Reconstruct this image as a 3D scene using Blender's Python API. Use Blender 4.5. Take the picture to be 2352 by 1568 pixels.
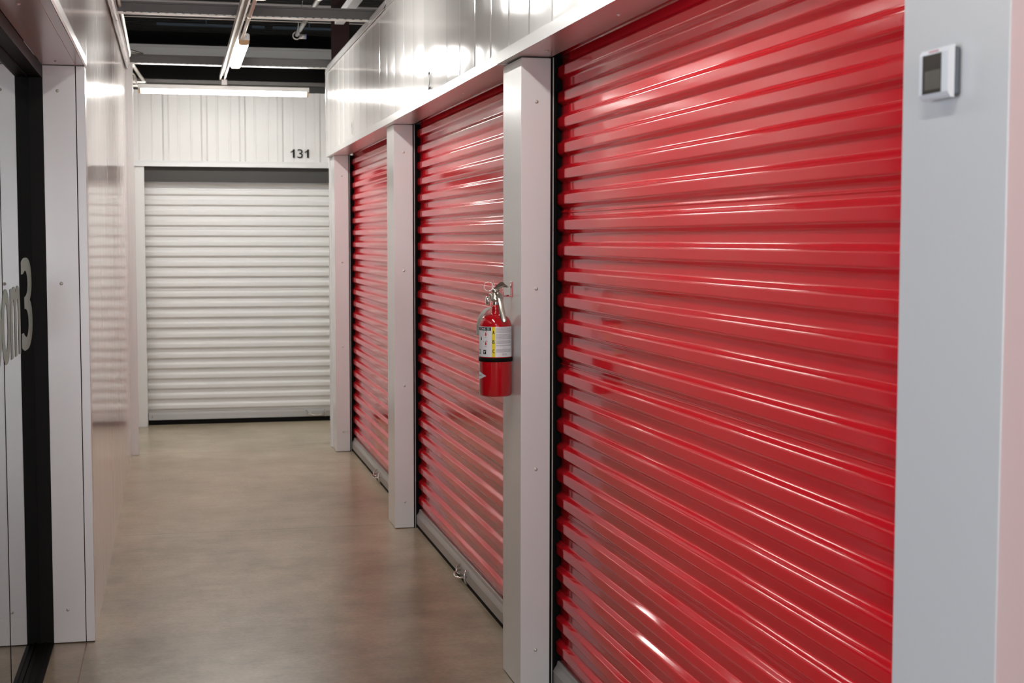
import bpy, bmesh, math, random
from mathutils import Vector, Matrix, noise
random.seed(7)
scene = bpy.context.scene
for o in list(bpy.data.objects):
    bpy.data.objects.remove(o)
C = scene.collection
PI = math.pi

# ------------------------------------------------------------------ camera
cd = bpy.data.cameras.new('camera')
cam = bpy.data.objects.new('camera', cd)
C.objects.link(cam)
Fv = Vector((0.22329723, 0.97230924, -0.06894268))
Rv = Vector((0.974641568, -0.223770036, 0.000886054887))
Uv = Vector((0.01456579, 0.06739225, 0.99762023))
m = Matrix((Rv, Uv, -Fv)).transposed().to_4x4()
m.translation = Vector((0, 0, 1.5293))
cam.matrix_world = m
cd.sensor_width = 36.0
cd.lens = 3376.6 / 2352 * 36.0
cd.clip_start = 0.05
cd.dof.use_dof = True
cd.dof.focus_distance = 5.0
cd.dof.aperture_fstop = 7.5
scene.camera = cam

# ------------------------------------------------------------------ view, world, daylight
scene.view_settings.view_transform = 'Standard'
scene.view_settings.look = 'None'
scene.view_settings.exposure = 0.0
scene.view_settings.gamma = 1.0
scene.view_settings.use_curve_mapping = False
w = bpy.data.worlds.new('world')
scene.world = w
w.use_nodes = True
w.node_tree.nodes['Background'].inputs[0].default_value = (0.45, 0.65, 1.0, 1)
w.node_tree.nodes['Background'].inputs[1].default_value = 1.0

LAMP = 58.0           # radiance of the strip lamps
DAY_A = 520.0         # watts of an added area light, as daylight from an unseen entrance behind
DAY_B = 105.0         # watts of an added area light, as daylight from an unseen window left
COL_A = (0.96, 0.96, 1.0)
COL_B = (0.80, 0.87, 1.0)
def area(name, loc, rot, sx, sy, power, col):
    l = bpy.data.lights.new(name, 'AREA')
    l.shape = 'RECTANGLE'; l.size = sx; l.size_y = sy; l.energy = power; l.color = col
    o = bpy.data.objects.new(name, l); C.objects.link(o)
    o.location = loc; o.rotation_euler = rot
    return o
area('added_entrance_light', (0.3, -9.80, 1.40), (math.radians(90), 0, 0), 4.4, 2.4, DAY_A, COL_A)
area('added_window_light', (-3.80, 1.30, 1.55), (math.radians(90), 0, math.radians(-90)), 3.4, 2.3, DAY_B, COL_B)

# ------------------------------------------------------------------ materials
def new_mat(name):
    mt = bpy.data.materials.new(name); mt.use_nodes = True
    nt = mt.node_tree
    return mt, nt, nt.nodes['Principled BSDF']
def mat(name, col, rough=0.5, metal=0.0, coat=0.0, coat_rough=0.06, spec=0.5, bump=None, mottle=None):
    mt, nt, b = new_mat(name)
    b.inputs['Base Color'].default_value = (*col, 1)
    b.inputs['Roughness'].default_value = rough
    b.inputs['Metallic'].default_value = metal
    b.inputs['Specular IOR Level'].default_value = spec
    b.inputs['Coat Weight'].default_value = coat
    b.inputs['Coat Roughness'].default_value = coat_rough
    tc = nt.nodes.new('ShaderNodeTexCoord')
    if mottle:
        sc, amt = mottle
        mp = nt.nodes.new('ShaderNodeMapping'); mp.inputs['Scale'].default_value = sc
        n = nt.nodes.new('ShaderNodeTexNoise'); n.inputs['Scale'].default_value = 1.0; n.inputs['Detail'].default_value = 4
        nt.links.new(tc.outputs['Object'], mp.inputs[0]); nt.links.new(mp.outputs[0], n.inputs['Vector'])
        r = nt.nodes.new('ShaderNodeMapRange')
        r.inputs['To Min'].default_value = 1 - amt; r.inputs['To Max'].default_value = 1 + amt
        nt.links.new(n.outputs['Fac'], r.inputs['Value'])
        mx = nt.nodes.new('ShaderNodeMix'); mx.data_type = 'RGBA'; mx.blend_type = 'MULTIPLY'; mx.inputs['Factor'].default_value = 1
        mx.inputs['A'].default_value = (*col, 1)
        nt.links.new(r.outputs[0], mx.inputs['B']); nt.links.new(mx.outputs['Result'], b.inputs['Base Color'])
    if bump:
        sc, st, ds = bump
        mp = nt.nodes.new('ShaderNodeMapping'); mp.inputs['Scale'].default_value = sc
        n = nt.nodes.new('ShaderNodeTexNoise'); n.inputs['Scale'].default_value = 1.0; n.inputs['Detail'].default_value = 2
        nt.links.new(tc.outputs['Object'], mp.inputs[0]); nt.links.new(mp.outputs[0], n.inputs['Vector'])
        bp = nt.nodes.new('ShaderNodeBump'); bp.inputs['Strength'].default_value = st; bp.inputs['Distance'].default_value = ds
        nt.links.new(n.outputs['Fac'], bp.inputs['Height']); nt.links.new(bp.outputs[0], b.inputs['Normal'])
    return mt
M = {}
M['white'] = mat('white_painted_steel', (0.70, 0.69, 0.675), 0.32, mottle=((1.5, 1.5, 1.5), 0.02), bump=((2, 2, 2), 0.25, 0.004))
M['jamb'] = mat('white_trim_steel', (0.69, 0.68, 0.67), 0.26, coat=0.4, coat_rough=0.22, bump=((3, 3, 1.2), 0.3, 0.004))
M['panel'] = mat('glossy_white_wall_panel', (0.74, 0.725, 0.705), 0.125)
M['far_panel'] = mat('satin_white_wall_panel', (0.72, 0.705, 0.685), 0.42)
M['back'] = mat('brown_grey_cladding', (0.22, 0.195, 0.165), 0.7)
M['red'] = mat('red_door_paint', (0.66, 0.010, 0.020), 0.09)
M['white_door'] = mat('white_door_paint', (0.74, 0.73, 0.71), 0.3)
M['bar'] = mat('brushed_aluminium_bar', (0.38, 0.365, 0.345), 0.42, metal=0.35)
M['chrome'] = mat('chrome', (0.72, 0.70, 0.67), 0.18, metal=1.0)
M['nickel'] = mat('dull_nickel', (0.62, 0.59, 0.52), 0.3, metal=1.0)
M['black'] = mat('black_rubber', (0.004, 0.0035, 0.003), 0.8, spec=0.15)
M['frame'] = mat('dark_bronze_frame', (0.0045, 0.0038, 0.003), 0.5, spec=0.12)
M['galv'] = mat('galvanised_steel', (0.13, 0.12, 0.112), 0.45, metal=0.3, mottle=((14, 14, 14), 0.12))
M['galv_bright'] = mat('bright_zinc', (0.75, 0.72, 0.67), 0.35, metal=0.3)
M['conduit'] = mat('conduit_steel', (0.66, 0.62, 0.56), 0.3, metal=0.5)
M['purlin'] = mat('grey_primed_purlin', (0.80, 0.77, 0.75), 0.5)
M['deck'] = mat('dark_roof_deck', (0.045, 0.042, 0.038), 0.6)
M['maroon'] = mat('red_oxide_primer', (0.045, 0.014, 0.012), 0.6)
M['ink'] = mat('black_vinyl', (0.02, 0.02, 0.018), 0.7, spec=0.1)
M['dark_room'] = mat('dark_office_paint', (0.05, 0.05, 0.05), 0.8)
M['cyl_red'] = mat('extinguisher_red', (0.50, 0.004, 0.010), 0.14, coat=0.6)
M['label'] = mat('label_paper', (0.82, 0.82, 0.84), 0.4)
M['yellow'] = mat('label_yellow', (0.85, 0.70, 0.01), 0.4)
M['print_grey'] = mat('grey_print', (0.30, 0.28, 0.29), 0.5)
M['print_teal'] = mat('teal_print', (0.22, 0.32, 0.33), 0.5)
M['print_red'] = mat('red_print', (0.62, 0.02, 0.03), 0.5)
M['pale_red'] = mat('pale_red_print', (0.68, 0.36, 0.38), 0.5)
M['tag'] = mat('grey_card_tag', (0.42, 0.39, 0.34), 0.6)
M['tstat_white'] = mat('white_plastic', (0.78, 0.78, 0.80), 0.35)
M['tstat_grey'] = mat('slate_plastic', (0.10, 0.11, 0.13), 0.4)
M['lcd'] = mat('lcd_glass', (0.045, 0.04, 0.032), 0.2)
M['lcd_low'] = mat('lcd_lit_area', (0.12, 0.11, 0.09), 0.25)
M['decal'] = mat('frosted_vinyl', (0.30, 0.42, 0.38), 0.6, spec=0.2)
M['blue'] = mat('blue_plastic', (0.05, 0.10, 0.40), 0.4)
M['blue_grey'] = mat('blue_grey_deck_glint', (0.06, 0.09, 0.13), 0.5)  # blue daylight on a deck rib, put into the colour
M['cap'] = mat('amber_end_cap', (0.75, 0.50, 0.25), 0.4)
mt, nt, b = new_mat('lamp_diffuser')
b.inputs['Base Color'].default_value = (0.9, 0.88, 0.82, 1)
b.inputs['Emission Color'].default_value = (1.0, 0.99, 0.945, 1)
b.inputs['Emission Strength'].default_value = LAMP
M['lamp'] = mt
mt, nt, b = new_mat('door_glass')
b.inputs['Base Color'].default_value = (0.80, 0.93, 0.90, 1)
b.inputs['Roughness'].default_value = 0.0
b.inputs['IOR'].default_value = 1.5
b.inputs['Transmission Weight'].default_value = 1.0
M['glass'] = mt

# polished concrete floor with saw-cut joints
mt, nt, b = new_mat('polished_concrete')
tc = nt.nodes.new('ShaderNodeTexCoord')
sep = nt.nodes.new('ShaderNodeSeparateXYZ'); nt.links.new(tc.outputs['Object'], sep.inputs[0])
def tex(scale, detail, vec=(1, 1, 1), rough=0.55):
    mp = nt.nodes.new('ShaderNodeMapping'); mp.inputs['Scale'].default_value = vec
    nt.links.new(tc.outputs['Object'], mp.inputs[0])
    n = nt.nodes.new('ShaderNodeTexNoise'); n.inputs['Scale'].default_value = scale; n.inputs['Detail'].default_value = detail
    n.inputs['Roughness'].default_value = rough
    nt.links.new(mp.outputs[0], n.inputs['Vector'])
    return n.outputs['Fac']
def ramp(src, stops):
    r = nt.nodes.new('ShaderNodeValToRGB'); nt.links.new(src, r.inputs[0])
    e = r.color_ramp.elements
    while len(e) < len(stops): e.new(0.5)
    for el, (p, c) in zip(e, stops): el.position = p; el.color = (*c, 1)
    return r.outputs[0]
def math_n(op, a, bb=None):
    n = nt.nodes.new('ShaderNodeMath'); n.operation = op
    for i, v in enumerate((a, bb)):
        if v is None: continue
        if isinstance(v, (int, float)): n.inputs[i].default_value = v
        else: nt.links.new(v, n.inputs[i])
    return n.outputs[0]
def mix(fac, A, B, mode='MIX'):
    n = nt.nodes.new('ShaderNodeMix'); n.data_type = 'RGBA'; n.blend_type = mode
    for key, v in (('Factor', fac), ('A', A), ('B', B)):
        if isinstance(v, float): n.inputs[key].default_value = v
        elif isinstance(v, tuple): n.inputs[key].default_value = (*v, 1)
        else: nt.links.new(v, n.inputs[key])
    return n.outputs['Result']
base = ramp(tex(1.6, 6, (1, 1.0, 1), 0.6), [(0.28, (0.40, 0.325, 0.225)), (0.52, (0.50, 0.41, 0.295)), (0.74, (0.57, 0.475, 0.35))])
streak = ramp(tex(5.0, 4, (1.0, 4.0, 1)), [(0.3, (0.95, 0.95, 0.95)), (0.7, (1.03, 1.03, 1.02))])
col = mix(1.0, base, streak, 'MULTIPLY')
stain = ramp(tex(0.55, 5, (1.6, 0.8, 1), 0.6), [(0.35, (0.72, 0.71, 0.70)), (0.62, (1.04, 1.04, 1.04))])
col = mix(0.8, col, stain, 'MULTIPLY')
near_shade = nt.nodes.new('ShaderNodeMapRange'); near_shade.inputs['From Min'].default_value = 5.8; near_shade.inputs['From Max'].default_value = 9.5
near_shade.inputs['To Min'].default_value = 0.95; near_shade.inputs['To Max'].default_value = 0.0  # near floor mottled darker; the weaker light there is put into the colour
nt.links.new(sep.outputs[1], near_shade.inputs['Value'])
shade_mottle = ramp(tex(2.2, 5, (1, 0.7, 1), 0.65), [(0.30, (0.50, 0.49, 0.48)), (0.70, (0.86, 0.85, 0.84))])
col = mix(near_shade.outputs[0], col, mix(1.0, col, shade_mottle, 'MULTIPLY'))
fine = ramp(tex(60, 3), [(0.35, (0.93, 0.93, 0.93)), (0.65, (1.04, 1.04, 1.04))])
col = mix(1.0, col, fine, 'MULTIPLY')
def line(axis, at, half, lo=None, hi=None, other=None):
    d = math_n('ABSOLUTE', math_n('SUBTRACT', sep.outputs[axis], at))
    f = math_n('LESS_THAN', d, half)
    if lo is not None:
        f = math_n('MULTIPLY', f, math_n('MULTIPLY', math_n('GREATER_THAN', sep.outputs[other], lo), math_n('LESS_THAN', sep.outputs[other], hi)))
    return f
for args, c, a in (((1, 7.785, 0.0022), (0.10, 0.08, 0.06), 0.75), ((1, 10.75, 0.003), (0.16, 0.12, 0.09), 0.6), ((1, 4.85, 0.0022), (0.10, 0.08, 0.06), 0.0),
                   ((0, -0.345, 0.0022, -4.0, 5.72, 1), (0.12, 0.06, 0.03), 0.8)):
    f = math_n('MULTIPLY', line(*args), a)
    col = mix(f, col, c)
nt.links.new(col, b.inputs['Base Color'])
b.inputs['Specular IOR Level'].default_value = 0.3
rr = nt.nodes.new('ShaderNodeMapRange'); rr.inputs['To Min'].default_value = 0.20; rr.inputs['To Max'].default_value = 0.30
nt.links.new(tex(2.5, 4), rr.inputs['Value']); nt.links.new(rr.outputs[0], b.inputs['Roughness'])
bp_ = nt.nodes.new('ShaderNodeBump'); bp_.inputs['Strength'].default_value = 0.15; bp_.inputs['Distance'].default_value = 0.003
nt.links.new(tex(6, 3, (1, 3, 1)), bp_.inputs['Height']); nt.links.new(bp_.outputs[0], b.inputs['Normal'])
M['floor'] = mt

# ------------------------------------------------------------------ mesh helpers
class MB:
    def __init__(s): s.v = []; s.f = []; s.sm = []
    def add(s, vs, fs, smooth=False):
        n = len(s.v); s.v += [tuple(x) for x in vs]
        s.f += [tuple(i + n for i in f) for f in fs]; s.sm += [smooth] * len(fs)
        return s
    def box(s, x0, x1, y0, y1, z0, z1):
        vs = [(x, y, z) for z in (z0, z1) for y in (y0, y1) for x in (x0, x1)]
        return s.add(vs, [(0, 2, 3, 1), (4, 5, 7, 6), (0, 1, 5, 4), (2, 6, 7, 3), (0, 4, 6, 2), (1, 3, 7, 5)])
    def tube(s, pts, r, n=12, cap=True, closed=False, smooth=True):
        pts = [Vector(p) for p in pts]; rings = []; k = len(pts)
        rad = r if isinstance(r, (list, tuple)) else [r] * k
        up = None
        for i, p in enumerate(pts):
            if closed: t = pts[(i + 1) % k] - pts[i - 1]
            else: t = pts[min(i + 1, k - 1)] - pts[max(i - 1, 0)]
            t.normalize()
            if up is None:
                a = Vector((0, 0, 1)) if abs(t.z) < 0.9 else Vector((1, 0, 0))
                up = (a - t * a.dot(t)).normalized()
            else: up = (up - t * up.dot(t)).normalized()
            sd = t.cross(up)
            rings.append([p + (up * math.cos(2 * PI * j / n) + sd * math.sin(2 * PI * j / n)) * rad[i] for j in range(n)])
        vs = [q for rg in rings for q in rg]; fs = []
        for i in range(k if closed else k - 1):
            a, c = i * n, ((i + 1) % k) * n
            for j in range(n): fs.append((a + j, a + (j + 1) % n, c + (j + 1) % n, c + j))
        s.add(vs, fs, smooth)
        if cap and not closed:
            b0 = len(s.v) - len(vs)
            s.f += [tuple(b0 + j for j in range(n))[::-1], tuple(b0 + (k - 1) * n + j for j in range(n))]; s.sm += [False, False]
        return s
    def lathe(s, prof, c=(0, 0, 0), n=40, axis='z', smooth=True):
        vs = []; fs = []
        for (r, h) in prof:
            for j in range(n):
                a = 2 * PI * j / n; p = (r * math.cos(a), r * math.sin(a), h)
                if axis == 'x': p = (p[2], p[0], p[1])
                if axis == 'y': p = (p[0], p[2], p[1])
                vs.append((p[0] + c[0], p[1] + c[1], p[2] + c[2]))
        for i in range(len(prof) - 1):
            for j in range(n):
                fs.append((i * n + j, i * n + (j + 1) % n, (i + 1) * n + (j + 1) % n, (i + 1) * n + j))
        return s.add(vs, fs, smooth)
    def prism(s, poly, axis, a, b_, smooth=False):
        """closed polygon of 2-D points pushed along an axis"""
        def P(p, t): return {'x': (t, p[0], p[1]), 'y': (p[0], t, p[1]), 'z': (p[0], p[1], t)}[axis]
        n = len(poly)
        vs = [P(p, a) for p in poly] + [P(p, b_) for p in poly]
        s.add(vs, [(i, (i + 1) % n, n + (i + 1) % n, n + i) for i in range(n)], smooth)
        return s.add([P(p, a) for p in poly] + [P(p, b_) for p in poly], [tuple(range(n))[::-1], tuple(range(n, 2 * n))])
    def build(s, name, material, parent=None, bevel=0, seg=2, recalc=True):
        me = bpy.data.meshes.new(name); me.from_pydata(s.v, [], s.f)
        for p, q in zip(me.polygons, s.sm): p.use_smooth = q
        if recalc:
            bm = bmesh.new(); bm.from_mesh(me); bmesh.ops.recalc_face_normals(bm, faces=bm.faces); bm.to_mesh(me); bm.free()
        me.materials.append(material)
        o = bpy.data.objects.new(name, me); C.objects.link(o)
        if parent: o.parent = parent
        if bevel:
            bv = o.modifiers.new('bevel', 'BEVEL'); bv.width = bevel; bv.segments = seg; bv.limit_method = 'ANGLE'; bv.angle_limit = 0.6
            bv.harden_normals = True
        return o
def bx(name, material, x0, x1, y0, y1, z0, z1, parent=None, bevel=0):
    return MB().box(x0, x1, y0, y1, z0, z1).build(name, material, parent, bevel)
def tag(o, label, cat, group=None, kind=None):
    o['label'] = label; o['category'] = cat
    if group: o['group'] = group
    if kind: o['kind'] = kind
    return o
def thing(name, loc=(0, 0, 0)):
    o = bpy.data.objects.new(name, None); C.objects.link(o); o.location = loc; o.empty_display_size = 0.05
    return o
def text_geo(body, size, extrude=0.0):
    """flat letters as (verts2d, faces, width) from a font curve turned into mesh"""
    cu = bpy.data.curves.new('t', 'FONT'); cu.body = body; cu.size = size; cu.resolution_u = 6
    ob = bpy.data.objects.new('t', cu); C.objects.link(ob)
    dg = bpy.context.evaluated_depsgraph_get(); me = bpy.data.meshes.new_from_object(ob.evaluated_get(dg))
    vs = [tuple(v.co) for v in me.vertices]; fs = [tuple(p.vertices) for p in me.polygons]
    bpy.data.objects.remove(ob); bpy.data.curves.remove(cu); bpy.data.meshes.remove(me)
    xs = [v[0] for v in vs]; ys = [v[1] for v in vs]
    return vs, fs, (min(xs), max(xs), min(ys), max(ys))
def text_fit(body, w_, h_, bold=0.0):
    vs, fs, (x0, x1, y0, y1) = text_geo(body, 1.0)
    return [((v[0] - x0) / (x1 - x0) * w_, (v[1] - y0) / (y1 - y0) * h_) for v in vs], fs
ONE = ([(0.56, 0), (0.84, 0), (0.84, 1), (0.62, 1), (0.56, 0.88), (0.42, 0.77), (0.26, 0.71), (0.26, 0.58), (0.44, 0.64), (0.56, 0.72)], [(0, 1, 2, 3, 4, 9), (4, 5, 8, 9), (5, 6, 7, 8)])
def add_one(mb, w_, h_, fn):
    return mb.add([fn(x * w_, y * h_) for x, y in ONE[0]], ONE[1])
def add_text(mb, body, w_, h_, fn):
    """letters w_ wide and h_ high placed by fn(s, t) -> point"""
    vs, fs = text_fit(body, w_, h_)
    return mb.add([fn(*v) for v in vs], fs)

# ------------------------------------------------------------------ measured layout (metres)
XR = 1.124            # corridor face of the right-hand columns
DR = 0.101            # depth of the door reveals
H = 2.13              # door head
COLS = [(10.565, 10.815), (7.658, 7.907), (4.7615, 5.034), (1.839, 2.143), (-1.05, -0.75)]
XL = -0.315           # left corridor wall
YN, YE, YF = 5.726, 10.72, 12.33
WT = 2.785            # top of the partition walls
PITCH, ZTOP = 0.0842, 2.099

# ------------------------------------------------------------------ shell
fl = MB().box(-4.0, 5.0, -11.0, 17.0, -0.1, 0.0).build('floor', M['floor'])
tag(fl, 'polished beige concrete floor with thin saw-cut joints along the corridor', 'floor', kind='structure')
ce = MB()
ce.box(-4.0, 5.0, -11.0, 17.0, 3.62, 3.7)
for i in range(70):
    y = 9.0 + i * 0.115
    ce.box(-3.9, 4.9, y, y + 0.05, 3.58, 3.62)
ce = ce.build('ceiling', M['deck'])
tag(ce, 'dark ribbed metal roof deck high above the corridor', 'ceiling', kind='structure')
for nm, lab, b6 in (('wall_back', 'dark outer building wall far behind the white end wall', (-4.0, 5.0, 16.9, 17.0, 0, 3.6)),
                    ('wall_outer_right', 'dark outer building wall to the right', (5.0, 5.1, -11, 17, 0, 3.7))):
    tag(bx(nm, M['back'] if nm == 'wall_back' else M['deck'], *b6), lab, 'wall', kind='structure')

ow = MB().box(-4.1, -3.98, 3.10, 17, 0, 3.7); ow.box(-4.1, -3.98, -0.5, 3.10, 2.65, 3.7); ow.box(-4.1, -3.98, -11, -0.5, 0, 3.7)
tag(ow.build('wall_outer_left', M['deck']), 'dark outer building wall to the left', 'wall', kind='structure')
# lobby behind the camera: front and left walls with glazing added for daylight
fw = MB().box(-4, -2.0, -10.1, -10.0, 0, 3.6); fw.box(2.6, 5, -10.1, -10.0, 0, 3.6); fw.box(-2.0, 2.6, -10.1, -10.0, 2.7, 3.6)
tag(fw.build('wall_front', M['white']), 'white end wall of the lobby, behind the viewer', 'wall', kind='structure')
wn = thing('added_window_2', (0.3, -10.05, 0)); tag(wn, 'unseen glazed entrance with dark frame, added for daylight, far behind the viewer', 'window', kind='structure')
g = MB()
for x in (-2.3, -0.79, 0.75, 2.26): g.box(x, x + 0.04, -0.04, 0.04, 0, 2.7)
g.box(-2.3, 2.3, -0.04, 0.04, 2.66, 2.7); g.box(-2.3, 2.3, -0.04, 0.04, 0, 0.06)
g.build('window_frame', M['frame'], wn)
MB().box(-2.3, 2.3, -0.005, 0.005, 0.06, 2.66).build('pane', M['glass'], wn)
tag(bx('wall_lobby', M['white'], XR + 0.16, 5.0, -4.45, -4.35, 0, 3.0), 'white lobby wall beside the red doors, behind the viewer', 'wall', kind='structure')
wn = thing('added_window_1', (-3.95, 1.30, 0)); tag(wn, 'unseen lobby glazing with dark frame, added for daylight, behind the viewer', 'window', kind='structure')
g = MB()
for y in (-1.8, -0.62, 0.58, 1.76): g.box(-0.04, 0.04, y, y + 0.04, 0, 2.65)
g.box(-0.04, 0.04, -1.8, 1.8, 2.61, 2.65); g.box(-0.04, 0.04, -1.8, 1.8, 0, 0.08)
g.build('window_frame', M['frame'], wn)
MB().box(-0.005, 0.005, -1.8, 1.8, 0.08, 2.61).build('pane', M['glass'], wn)

# pan profile: bowed pans with a fine lap, gently oil-canned
def pan_wall(name, x, y0, y1, z0, z1, side, phase, wpan, material, parent=None, amp=0.0012, bow=0.0011, zmin_fn=None):
    ys = []
    k = math.floor((y0 - phase) / wpan)
    y = phase + k * wpan
    while y < y1:
        for t in (0.0, 0.003, 0.02, 0.10, 0.2, 0.3, 0.4, 0.5, 0.6, 0.7, 0.8, 0.9, 0.98):
            ys.append((y + t * wpan, t, k))
        y += wpan; k += 1
    ys = [q for q in ys if y0 <= q[0] <= y1]
    ys = [(y0, 0.5, ys[0][2])] + ys + [(y1, 0.5, ys[-1][2])]
    nz = max(2, int((z1 - z0) / 0.06))
    vs = []
    for (yy, t, k) in ys:
        rnd = random.Random(k * 13 + int(x * 100)); bsc = bow * (0.4 + 1.2 * rnd.random()); tilt = (rnd.random() - 0.5) * (0.006 if side < 0 else 0.0025)
        prof = 0.0
        d = bsc * math.sin(PI * t) * 1.0 + tilt * (t - 0.5) + prof
        for j in range(nz + 1):
            z = z0 + (z1 - z0) * j / nz
            dd = d + amp * noise.noise(Vector((yy * 4.5, z * (1.6 if side < 0 else 2.4), x * 7))) + 0.35 * amp * noise.noise(Vector((yy * 14, z * 2.5, 3.3)))
            vs.append((x + side * dd, yy, z))
    fs = []
    for i in range(len(ys) - 1):
        for j in range(nz):
            a = i * (nz + 1) + j
            fs.append((a, a + 1, a + nz + 2, a + nz + 1))
    mb = MB(); mb.add(vs, fs, True)
    # back sheet to give the wall its thickness
    mb.box(x - side * 0.035, x - side * 0.006, y0 + 0.02, y1, z0, z1)
    o = mb.build(name, material, parent, recalc=False)
    return o

# --- right wall above the doors
wr = thing('wall_right'); tag(wr, 'glossy white sheet-metal wall band above the red doors', 'wall', kind='structure')
pan_wall('wall_panel', XR - 0.022, -4.4, 10.80, 2.15, 2.76, -1, 4.859, 0.2876, M['panel'], wr)
hd = MB()
hd.prism([(1.091, 2.1305), (1.095, 2.1305), (1.095, 2.1325), (XR + DR, 2.1325), (XR + DR, 2.17), (1.099, 2.17), (1.097, 2.1695), (1.091, 2.1695)], 'y', -4.4, 4.988)
hd.build('header_trim', M['jamb'], wr)
hd = MB(); hd.prism([(1.0925, 2.1292), (XR + DR, 2.1305), (XR + DR, 2.17), (1.099, 2.17), (1.0925, 2.166)], 'y', 4.985, 10.83)
hd.build('header_trim', M['jamb'], wr)
cp = MB(); cp.prism([(1.093, 2.735), (1.098, 2.735), (1.098, 2.748), (1.101, 2.752), (1.101, 2.775), (1.106, 2.785), (1.16, 2.785), (1.16, 2.76), (1.10, 2.76), (1.10, 2.738)], 'y', -4.4, 7.75)
cp.build('wall_cap', M['jamb'], wr)
cp = MB(); cp.prism([(1.088, 2.733), (1.094, 2.733), (1.096, 2.75), (1.096, 2.775), (1.101, 2.786), (1.16, 2.786), (1.16, 2.76), (1.098, 2.76), (1.098, 2.738)], 'y', 7.755, 10.83)
cp.build('wall_cap', M['jamb'], wr)
bx('corner_trim', M['jamb'], 1.091, 1.13, 10.795, 10.83, 2.165, 2.765, wr, 0.002)
MB().box(XR + 0.05, XR + DR, -4.4, 10.8, 2.17, 2.76).build('backing', M['deck'], wr)
MB().box(XR + 0.16, 4.9, 10.79, 10.83, 0, 2.76).build('end_panel', M['white'], wr)
MB().box(XR + DR, 4.9, -4.4, 10.8, 2.45, 2.47).build('light_block_lid', M['deck'], wr)  # added unseen lid that keeps lamp light out of the open units
n2 = MB()
for e_ in (-0.002, 0, 0.002): add_text(n2, '2', 0.056, 0.078, lambda s_, t: (XR - 0.0292 + e_ * 0.02, 6.408 - s_ + e_, 2.182 + t))
n2.build('unit_number', M['ink'], wr)['label'] = 'black number 2'
n1 = MB(); add_one(n1, 0.060, 0.076, lambda s_, t: (XR - 0.0290, 9.285 - s_, 2.185 + t)); n1.build('unit_number', M['ink'], wr)['label'] = 'black number 1'

def screw_geo(mb, p, ax):
    """washer-head screw whose head points along -y ('y'), -x ('x') or -z ('z')"""
    prof = [(0.0, -0.0040), (0.0032, -0.0040), (0.0040, -0.0022), (0.0040, -0.0014), (0.0062, -0.0010), (0.0066, 0.0)]
    if ax == 'x+': prof = [(r, -h) for r, h in prof]
    mb.lathe(prof, p, 14, {'y': 'y', 'x': 'x', 'x+': 'x', 'z': 'z'}[ax])
    return mb
for y in (4.606, 3.828, 2.3, 0.9, 6.003, 7.55, 8.8, 10.3, 9.6, 6.8):
    screw_geo(MB(), (1.172, y, 2.132), 'z').build('screw', M['galv_bright'], wr)

# --- columns between the doors
col_lab = ['white steel column at the far end of the red doors, with a beaded edge strip',
           'white steel column between the first and second red doors from the far end',
           'white steel column carrying the fire extinguisher',
           'wide white column beside the viewer carrying the thermostat',
           'white steel column behind the viewer']
for i, (ya, yb) in enumerate(COLS):
    t = thing('column', (XR, ya, 0)); t.name = 'trim_%d' % (i + 1)
    tag(t, col_lab[i], 'column', kind='structure')
    def L(mb): 
        mb.v = [(a - XR, b_ - ya, c) for a, b_, c in mb.v]; return mb
    L(MB().box(XR, XR + DR, ya, yb, 0.003, 2.1285)).build('column_casing', M['jamb'], t, 0.002, 3)
    for z in (1.985, 1.367, 0.760, 0.142):
        L(screw_geo(MB(), (1.176, ya, z), 'y')).build('screw', M['galv_bright'], t)
    if i == 0:
        L(MB().box(1.112, 1.134, 10.80, 10.828, 0.003, 2.128)).build('edge_trim', M['jamb'], t, 0.0015)
        be = MB()
        for k in range(62):
            z = 0.03 + k * 0.0222
            be.box(1.1075, 1.112, 10.823, 10.828, z, z + 0.009)
        be.box(1.109, 1.112, 10.823, 10.828, 0.01, 1.40)
        L(be).build('beaded_strip', M['galv_bright'], t)

# --- roll-up doors
def smooth_poly(pts, r, n=3):
    out = [pts[0]]
    for i in range(1, len(pts) - 1):
        p0, p, p1 = Vector(pts[i - 1]), Vector(pts[i]), Vector(pts[i + 1])
        a = (p0 - p); c = (p1 - p); ra = min(r, a.length * 0.45, c.length * 0.45)
        a.normalize(); c.normalize(); s0 = p + a * ra; s1 = p + c * ra
        out.append(tuple(s0 - a * -0.0004))
        for k in range(n + 1):
            t = k / n; out.append(tuple(s0 * (1 - t) ** 2 + p * 2 * t * (1 - t) + s1 * t * t))
        out.append(tuple(s1 + c * 0.0004))
    out.append(pts[-1]); return out
def rib_profile(zbot, ztop, depth=0.0165, seams=(5, 11, 17), rnd=0.0045):
    """(outward offset, z) from top to bottom; 0 = ridge face, negative = recess"""
    pts = [(-depth, ztop)]
    k = -3
    while True:
        zt = ZTOP - k * PITCH
        if zt > ztop - 0.01: k += 1; continue
        if zt - 0.045 < zbot: break
        pts += [(-depth, zt + 0.0115), (0.0, zt), (0.0, zt - 0.0305), (-depth, zt - 0.0420)]
        if k in seams:
            zz = zt - 0.054
            pts += [(-depth, zz), (-depth + 0.0025, zz - 0.002), (-depth + 0.0025, zz - 0.005), (-depth, zz - 0.007)]
        k += 1
    pts.append((-depth, zbot))
    return smooth_poly(pts, rnd, 4)
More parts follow.
